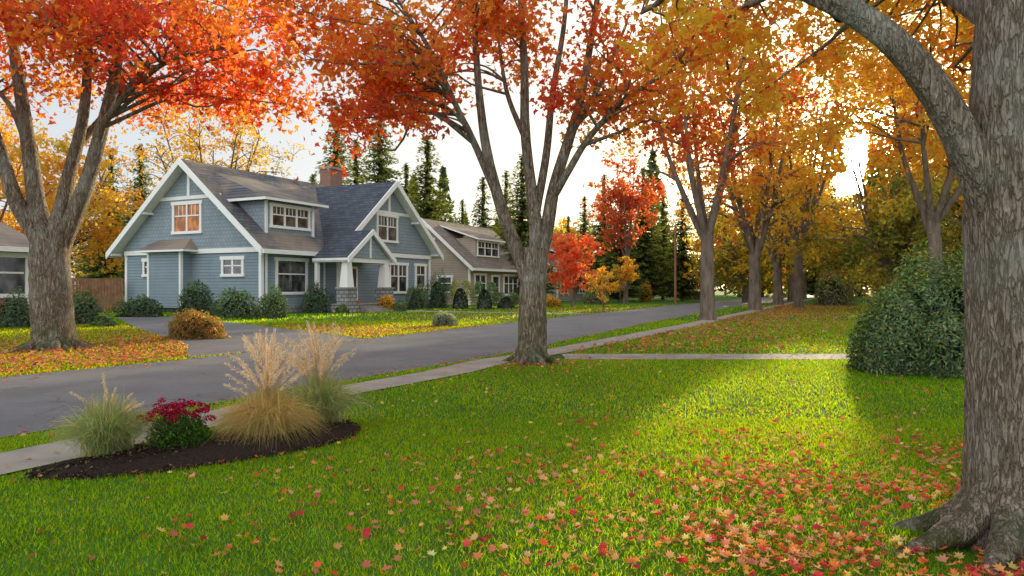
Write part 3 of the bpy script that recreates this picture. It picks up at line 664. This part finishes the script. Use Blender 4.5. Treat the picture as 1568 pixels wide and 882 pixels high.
def window(g,ax,c,u0,u1,z0,z1,cols=1,rows=0,gm=GL,t=.18):
    ubox(g,ax,c,u0,u1,z0,z1,-.02,.025,gm)
    ubox(g,ax,c,u0-t-.08,u1+t+.08,z1,z1+t*1.25,0,.12,TR)
    ubox(g,ax,c,u0-t-.05,u1+t+.05,z0-t,z0,0,.14,TR)
    ubox(g,ax,c,u0-t,u0,z0,z1,0,.10,TR);ubox(g,ax,c,u1,u1+t,z0,z1,0,.10,TR)
    wd=(u1-u0)/cols
    for i in range(1,cols): ubox(g,ax,c,u0+i*wd-.07,u0+i*wd+.07,z0,z1,0,.085,TR)
    zt=z0+(z1-z0)*.58
    for i in range(cols):
        a,b=u0+i*wd+.07,u0+(i+1)*wd-.07
        ubox(g,ax,c,a,b,zt-.04,zt+.04,0,.07,TR)
        for j in range(1,rows+1):
            q=a+(b-a)*j/(rows+1);ubox(g,ax,c,q-.025,q+.025,zt+.04,z1,0,.055,TR)
def house_parent(name,pos):
    e=bpy.data.objects.new(name,None);e.location=(pos[0],pos[1],0);e.rotation_euler=(0,0,math.atan2(HD[1],HD[0]));scene.collection.objects.link(e);return e
E=house_parent('blue_craftsman_house',HC)
S=.83
def zr(y): return 4.0+S*(y+.9)
g=Geo()
box(g,0,17.3,0,12.7,.45,4.5,W)
box(g,5.9,17.3,-1.2,-.001,.45,4.4,W)
box(g,-.04,17.34,-.04,12.74,-.1,.45,ST);box(g,5.86,17.36,-1.24,-.05,-.1,.45,ST)
P=[(-.05,0,4.1),(-.05,0,4.5),(-.05,6.35,9.78),(-.05,12.7,4.5),(-.05,12.7,4.1)]
slab(g,P,0,SH,SH,(.2,0,0))
P=[(5.9,-1.25,4.3),(17.3,-1.25,4.3),(17.3,-1.25,4.62),(11.6,-1.25,9.36),(5.9,-1.25,4.62)]
slab(g,P,0,SH,SH,(0,.2,0))
P=[(17.35,0,4.1),(17.35,0,4.5),(17.35,6.35,9.78),(17.35,12.7,4.5),(17.35,12.7,4.1)];slab(g,P[::-1],0,SH,SH,(-.2,0,0))
box(g,-.85,0-.001,6.2,9.3,.3,4.05,W)
g.obj('walls',HM,parent=E)
g=Geo()
slab(g,[(-.8,-.9,4.0),(18.1,-.9,4.0),(18.1,6.35,10.02),(-.8,6.35,10.02)],.2,RF,TR)
slab(g,[(-.8,6.35,10.02),(18.1,6.35,10.02),(18.1,13.6,4.0),(-.8,13.6,4.0)],.2,RF,TR)
slab(g,[(11.6,-1.95,9.62),(11.6,5.87,9.62),(5.1,-.64,4.225),(5.1,-1.95,4.225)],.2,RY,TR)
slab(g,[(11.6,-1.95,9.62),(18.1,-1.95,4.225),(18.1,-.64,4.225),(11.6,5.87,9.62)],.2,RY,TR)
e0,e1=7.3,9.38
slab(g,[(.1,-.25,e0),(6.0,-.25,e0),(4.9,5.6,e1),(1.3,5.6,e1)],.16,RF,TR)
slab(g,[(.1,-.25,e0),(1.3,5.6,e1),(.1,3.1,e0)],.16,RF,TR)
slab(g,[(6.0,-.25,e0),(6.0,3.1,e0),(4.9,5.6,e1)],.16,RF,TR)
slab(g,[(-1.3,5.4,4.08),(-.05,6.2,4.85),(-.05,9.2,4.85),(-1.3,10.0,4.08)],.12,RF,TR)
slab(g,[(-1.3,5.4,4.08),(-.05,5.4,4.08),(-.05,6.2,4.85)],.12,RF,TR);slab(g,[(-1.3,10,4.08),(-.05,9.2,4.85),(-.05,10,4.08)],.12,RF,TR)
slab(g,[(6.1,-3.9,5.5),(6.1,-1.0,5.5),(3.5,-1.0,3.55),(3.5,-3.9,3.55)],.16,RY,TR)
slab(g,[(6.1,-3.9,5.5),(8.7,-3.9,3.55),(8.7,-1.0,3.55),(6.1,-1.0,5.5)],.16,RY,TR)
g.obj('roof',HM,parent=E)
g=Geo()
for yy in (-.9,13.6): beam(g,(-.86,yy,4.05),(-.86,6.35,10.07),.1,.45,TR)
beam(g,(5.1,-2.02,4.27),(11.6,-2.02,9.67),.1,.45,TR);beam(g,(18.1,-2.02,4.27),(11.6,-2.02,9.67),.1,.45,TR)
beam(g,(3.5,-3.97,3.6),(6.1,-3.97,5.55),.1,.36,TR);beam(g,(8.7,-3.97,3.6),(6.1,-3.97,5.55),.1,.36,TR)
beam(g,(-.8,-.96,3.98),(5.1,-.96,3.98),.12,.26,TR);beam(g,(-.8,13.66,3.98),(18,13.66,3.98),.12,.26,TR)
ubox(g,'x',0,-.05,12.75,3.85,4.15,.055,.12,TR)
ubox(g,'y',-1.2,5.85,17.35,3.95,4.25,.055,.12,TR)
ubox(g,'x',0,3.4,9.3,7.45,7.68,.055,.11,TR);ubox(g,'x',0,6.23,6.47,7.68,9.6,.055,.13,TR)
ubox(g,'y',-1.2,8.95,14.25,7.15,7.38,.055,.11,TR);ubox(g,'y',-1.2,11.48,11.72,7.38,9.2,.055,.13,TR)
for (a,b) in ((-.06,-.06),(-.06,12.55)): box(g,a,a+.22,b,b+.22,.45,3.85,TR)
for (a,b) in ((5.84,-1.27),(17.14,-1.27)): box(g,a,a+.22,b,b+.22,.45,3.95,TR)
box(g,-.9,-.7,6.14,6.3,.3,4.0,TR);box(g,-.9,-.7,9.2,9.36,.3,4.0,TR)
for yy in (-.5,2.8,9.9,13.2):
    zz=zr(yy if yy<6.35 else 12.7-yy)-.35
    box(g,-.8,-.05,yy-.08,yy+.08,zz-.16,zz,TR)
for ss in (5.7,8.6,14.6,17.5):
    zz=9.62-S*abs(ss-11.6)-.35;box(g,ss-.08,ss+.08,-1.95,-1.2,zz-.16,zz,TR)
box(g,.3,.4,-.13,-.03,.2,3.8,TR);box(g,5.7,5.8,-.13,-.03,.2,3.8,TR)
g.obj('trim',HM,parent=E)
g=Geo()
window(g,'x',0,9.6,10.7,2.55,3.4);window(g,'x',0,1.6,3.2,2.5,3.4,2)
window(g,'x',-.05,5.3,7.7,5.35,7.1,2,2,GW)
window(g,'y',0,1.35,3.9,1.35,3.35,1,0)
window(g,'y',-1.2,10.7,13.9,1.35,3.35,3,1);window(g,'y',-1.2,15.3,16.5,1.7,3.35,1,1)
window(g,'y',-1.25,10.2,12.5,5.2,6.95,2,2)
g.obj('windows',HM,parent=E)
g=Geo()
box(g,.8,5.3,.5,3.2,4.9,7.2,SH);window(g,'y',.5,1.4,4.7,5.65,6.85,3,2)
ubox(g,'y',.5,.78,1.0,5.1,7.2,.0,.06,TR);ubox(g,'y',.5,5.1,5.32,5.1,7.2,.0,.06,TR)
g.obj('dormer',HM,parent=E)
g=Geo()
box(g,3.6,9.0,-3.7,-1.26,-.1,.5,ST);box(g,3.6,5.85,-1.26,-.05,-.1,.5,ST);box(g,3.55,9.05,-3.75,-1.25,.5,.58,CO)
for i,(d,z) in enumerate(((.35,.38),(.7,.25),(1.05,.12))): box(g,5.0,7.6,-3.76-d,-3.76-d+.36,-.05,z,CO)
for sx in (4.05,8.1):
    box(g,sx-.48,sx+.48,-3.85,-2.95,.0,1.55,ST);box(g,sx-.54,sx+.54,-3.91,-2.89,1.55,1.65,CO)
    a,b=.33,.22;c=(sx,-3.4)
    V=[(c[0]-a,c[1]-a,1.65),(c[0]+a,c[1]-a,1.65),(c[0]+a,c[1]+a,1.65),(c[0]-a,c[1]+a,1.65),(c[0]-b,c[1]-b,3.3),(c[0]+b,c[1]-b,3.3),(c[0]+b,c[1]+b,3.3),(c[0]-b,c[1]+b,3.3)]
    g.add(V,[(0,3,2,1),(4,5,6,7),(0,1,5,4),(1,2,6,5),(2,3,7,6),(3,0,4,7)],TR)
box(g,3.7,3.95,-1.25,-1.0,.58,3.3,TR);box(g,4.4,4.65,-3.2,-2.95,.58,3.3,TR)
box(g,3.6,8.6,-3.62,-3.3,3.3,3.6,TR);box(g,3.6,3.9,-3.3,-.9,3.3,3.58,TR);box(g,8.3,8.6,-3.3,-1.3,3.3,3.58,TR)
slab(g,[(3.9,-3.7,3.6),(8.3,-3.7,3.6),(6.1,-3.7,5.25)],0,SH,SH,(0,.12,0))
box(g,6.02,6.18,-3.78,-3.72,3.6,5.1,TR)
ubox(g,'y',-1.2,6.6,7.7,.58,2.95,.0,.06,DR);ubox(g,'y',-1.2,6.45,6.6,.58,3.1,0,.1,TR);ubox(g,'y',-1.2,7.7,7.85,.58,3.1,0,.1,TR);ubox(g,'y',-1.2,6.6,7.7,2.95,3.1,0,.1,TR)
ubox(g,'y',-1.2,6.85,7.45,1.9,2.7,.06,.075,GL)
g.obj('porch',HM,parent=E)
g=Geo();box(g,13.4,14.9,5.9,7.0,7,11.4,BR);box(g,13.3,15.0,5.8,7.1,11.4,11.6,CO);box(g,13.8,14.1,6.2,6.6,11.6,11.9,BR);g.obj('chimney',HM,parent=E)

def simple_house(name,pos,Ln,Dp,ev,sl,wm,rm,dorm=None,wins=(),swins=(),base=None):
    E=house_parent(name,pos);g=Geo();ap=ev+sl*(Dp/2+.7)
    box(g,0,Ln,0,Dp,-.1,ev+sl*.7-.22,wm)
    if base is not None: box(g,-.06,Ln+.06,-.06,Dp+.06,-.1,1.1,base)
    zt=ev+sl*.7-.22
    for x0,v in ((-.02,.1),(Ln+.02,-.1)):
        slab(g,[(x0,0,zt-.3),(x0,0,zt),(x0,Dp/2,ap-.24),(x0,Dp,zt),(x0,Dp,zt-.3)],0,wm,wm,(v,0,0))
    g.obj('walls',HM,parent=E);g=Geo()
    slab(g,[(-.6,-.7,ev),(Ln+.6,-.7,ev),(Ln+.6,Dp/2,ap),(-.6,Dp/2,ap)],.2,rm,TR)
    slab(g,[(-.6,Dp/2,ap),(Ln+.6,Dp/2,ap),(Ln+.6,Dp+.7,ev),(-.6,Dp+.7,ev)],.2,rm,TR)
    if dorm:
        a,b,y0,h=dorm;zb=ev+sl*(y0+.7);box(g,a,b,y0,y0+h/sl,zb-.3,zb+h,wm)
        yt=min(Dp/2-.2,y0+h/sl*1.7);slab(g,[(a-.4,y0-.5,zb+h-.05),(b+.4,y0-.5,zb+h-.05),(b+.4,yt,ev+sl*(yt+.7)+.05),(a-.4,yt,ev+sl*(yt+.7)+.05)],.15,rm,TR)
        window(g,'y',y0,a+.4,b-.4,zb+.25,zb+h-.35,3,1,GL,.12)
    g.obj('roof',HM,parent=E);g=Geo()
    beam(g,(-.66,-.7,ev+.04),(-.66,Dp/2,ap+.04),.1,.35,TR);beam(g,(-.66,Dp+.7,ev+.04),(-.66,Dp/2,ap+.04),.1,.35,TR)
    beam(g,(-.6,-.76,ev),(Ln+.6,-.76,ev),.1,.22,TR)
    box(g,-.07,.12,-.07,.12,0,ev,TR);box(g,Ln-.12,Ln+.07,-.07,.12,0,ev,TR)
    for (u0,u1,z0,z1,c) in wins: window(g,'y',0,u0,u1,z0,z1,c,0)
    for (u0,u1,z0,z1,c) in swins: window(g,'x',0,u0,u1,z0,z1,c,0)
    g.obj('windows_and_trim',HM,parent=E)
simple_house('tan_bungalow_house',HC+HD*26,13,10,3.45,.85,TN,RT,(2.2,7.2,.6,1.9),((1,3,1,2.8,2),(4.5,5.8,.3,2.7,1),(7,10,1,2.8,3)),((4,6,4.8,6.2,2),(2,3.4,1.3,2.6,1)))
simple_house('white_cottage_house',HC+HD*47,11,10,3.2,.8,CR,RF,(2.5,6.5,.6,1.6),((1,3,1,2.7,2),(6,9,1,2.7,3)),((4,6,4.4,5.8,2),))
p4=HC-HD*14.0
simple_house('brick_bungalow_house',p4-HD*13,13,9,3.4,.34,CR,RF,None,((11.6,12.8,1.35,2.95,1),(8.5,10.5,1.35,2.95,2)),(),BR)
g=Geo()
a=np.array([-26.6,50.6]);b=np.array([-33.5,46.4]);Lf=np.linalg.norm(b-a);d=(b-a)/Lf;nn=int(Lf/.19)
for i in range(nn):
    p=a+d*i*.19;q=p+d*.165;nv=np.array([d[1],-d[0]])*.03;h=2.15+rng.normal()*.015
    V=[(*p,0),(*q,0),(*(q+nv),0),(*(p+nv),0),(*p,h),(*q,h),(*(q+nv),h),(*(p+nv),h)]
    g.add(V,[(0,3,2,1),(4,5,6,7),(0,1,5,4),(1,2,6,5),(2,3,7,6),(3,0,4,7)],0)
for z in (.5,1.8,2.25): beam(g,(*(a+np.array([.06,.1])),z),(*(b+np.array([.06,.1])),z),.1,.1,0)
g.obj('wooden_fence',[WOOD],loc=(a[0],a[1],0))
g=Geo();x,y=17.0,77.;tube(g,[(x,y,0),(x,y,4),(x,y,8.2)],[.14,.12,.1],10,0,2,.01)
beam(g,(x-1,y,7.6),(x+1,y,7.6),.1,.12,0)
for q in (-.9,-.4,.4,.9): tube(g,[(x+q,y,7.6),(x+q,y,7.8)],[.04,.03],8,0,1,0)
g.obj('utility_pole',[WOOD],loc=(x,y,0))

# ------------------------------------------------------------------ light, sky
w=bpy.data.worlds.new('World');scene.world=w;w.use_nodes=True;nt=w.node_tree;nt.nodes.clear()
out=N(nt,'ShaderNodeOutputWorld')
sky=N(nt,'ShaderNodeTexSky',sky_type='NISHITA');sky.sun_disc=False;sky.sun_elevation=EL;sky.sun_rotation=AZ
sky.dust_density=1.0;sky.air_density=1.0
hs=N(nt,'ShaderNodeHueSaturation');hs.inputs['Saturation'].default_value=.8;hs.inputs['Value'].default_value=.30
nt.links.new(sky.outputs[0],hs.inputs['Color'])
bg=N(nt,'ShaderNodeBackground');bg.inputs[1].default_value=.15;nt.links.new(hs.outputs[0],bg.inputs[0])
tc=N(nt,'ShaderNodeTexCoord');nrm=N(nt,'ShaderNodeVectorMath',operation='NORMALIZE');nt.links.new(tc.outputs['Generated'],nrm.inputs[0])
dt=N(nt,'ShaderNodeVectorMath',operation='DOT_PRODUCT');nt.links.new(nrm.outputs[0],dt.inputs[0]);dt.inputs[1].default_value=SUN
def lobe(exp,st):
    mx=N(nt,'ShaderNodeMath',operation='MAXIMUM');nt.links.new(dt.outputs['Value'],mx.inputs[0]);mx.inputs[1].default_value=0
    pw=N(nt,'ShaderNodeMath',operation='POWER');nt.links.new(mx.outputs[0],pw.inputs[0]);pw.inputs[1].default_value=exp
    m=N(nt,'ShaderNodeMath',operation='MULTIPLY');nt.links.new(pw.outputs[0],m.inputs[0]);m.inputs[1].default_value=st;return m.outputs[0]
def add(a,b):
    m=N(nt,'ShaderNodeMath',operation='ADD');nt.links.new(a,m.inputs[0]);nt.links.new(b,m.inputs[1]);return m.outputs[0]
# sky fill light added over the whole dome (brighter away from the sun)
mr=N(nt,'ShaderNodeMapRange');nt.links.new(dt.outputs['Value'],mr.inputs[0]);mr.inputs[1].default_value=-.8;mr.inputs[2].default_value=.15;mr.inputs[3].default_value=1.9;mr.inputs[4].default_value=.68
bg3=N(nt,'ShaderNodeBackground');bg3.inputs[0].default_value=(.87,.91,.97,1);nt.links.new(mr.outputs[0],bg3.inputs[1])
# golden haze towards the sun and hot aureole, strengthened as added backlight
bg2=N(nt,'ShaderNodeBackground');bg2.inputs[0].default_value=(1,.66,.26,1)
nt.links.new(add(lobe(7,.6),lobe(45,2.2)),bg2.inputs[1])
bg4=N(nt,'ShaderNodeBackground');bg4.inputs[0].default_value=(1,.80,.46,1)
nt.links.new(lobe(3200,1300),bg4.inputs[1])
def addsh(a,b):
    s=N(nt,'ShaderNodeAddShader');nt.links.new(a.outputs[0],s.inputs[0]);nt.links.new(b.outputs[0],s.inputs[1]);return s
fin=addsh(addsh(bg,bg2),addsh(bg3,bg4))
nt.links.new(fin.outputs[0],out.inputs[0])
sl=bpy.data.lights.new('sun','SUN');sl.energy=5;sl.angle=math.radians(.55);sl.color=(1,.84,.54)
so=bpy.data.objects.new('sun',sl);so.rotation_euler=SUN.to_track_quat('Z','Y').to_euler();so.location=(20,40,30);scene.collection.objects.link(so)
cam=bpy.data.cameras.new('camera');cam.lens=26;cam.sensor_width=36;cam.clip_end=3000
co=bpy.data.objects.new('camera',cam);co.location=(0,0,1.6);co.rotation_euler=(math.radians(90),0,0);scene.collection.objects.link(co);scene.camera=co
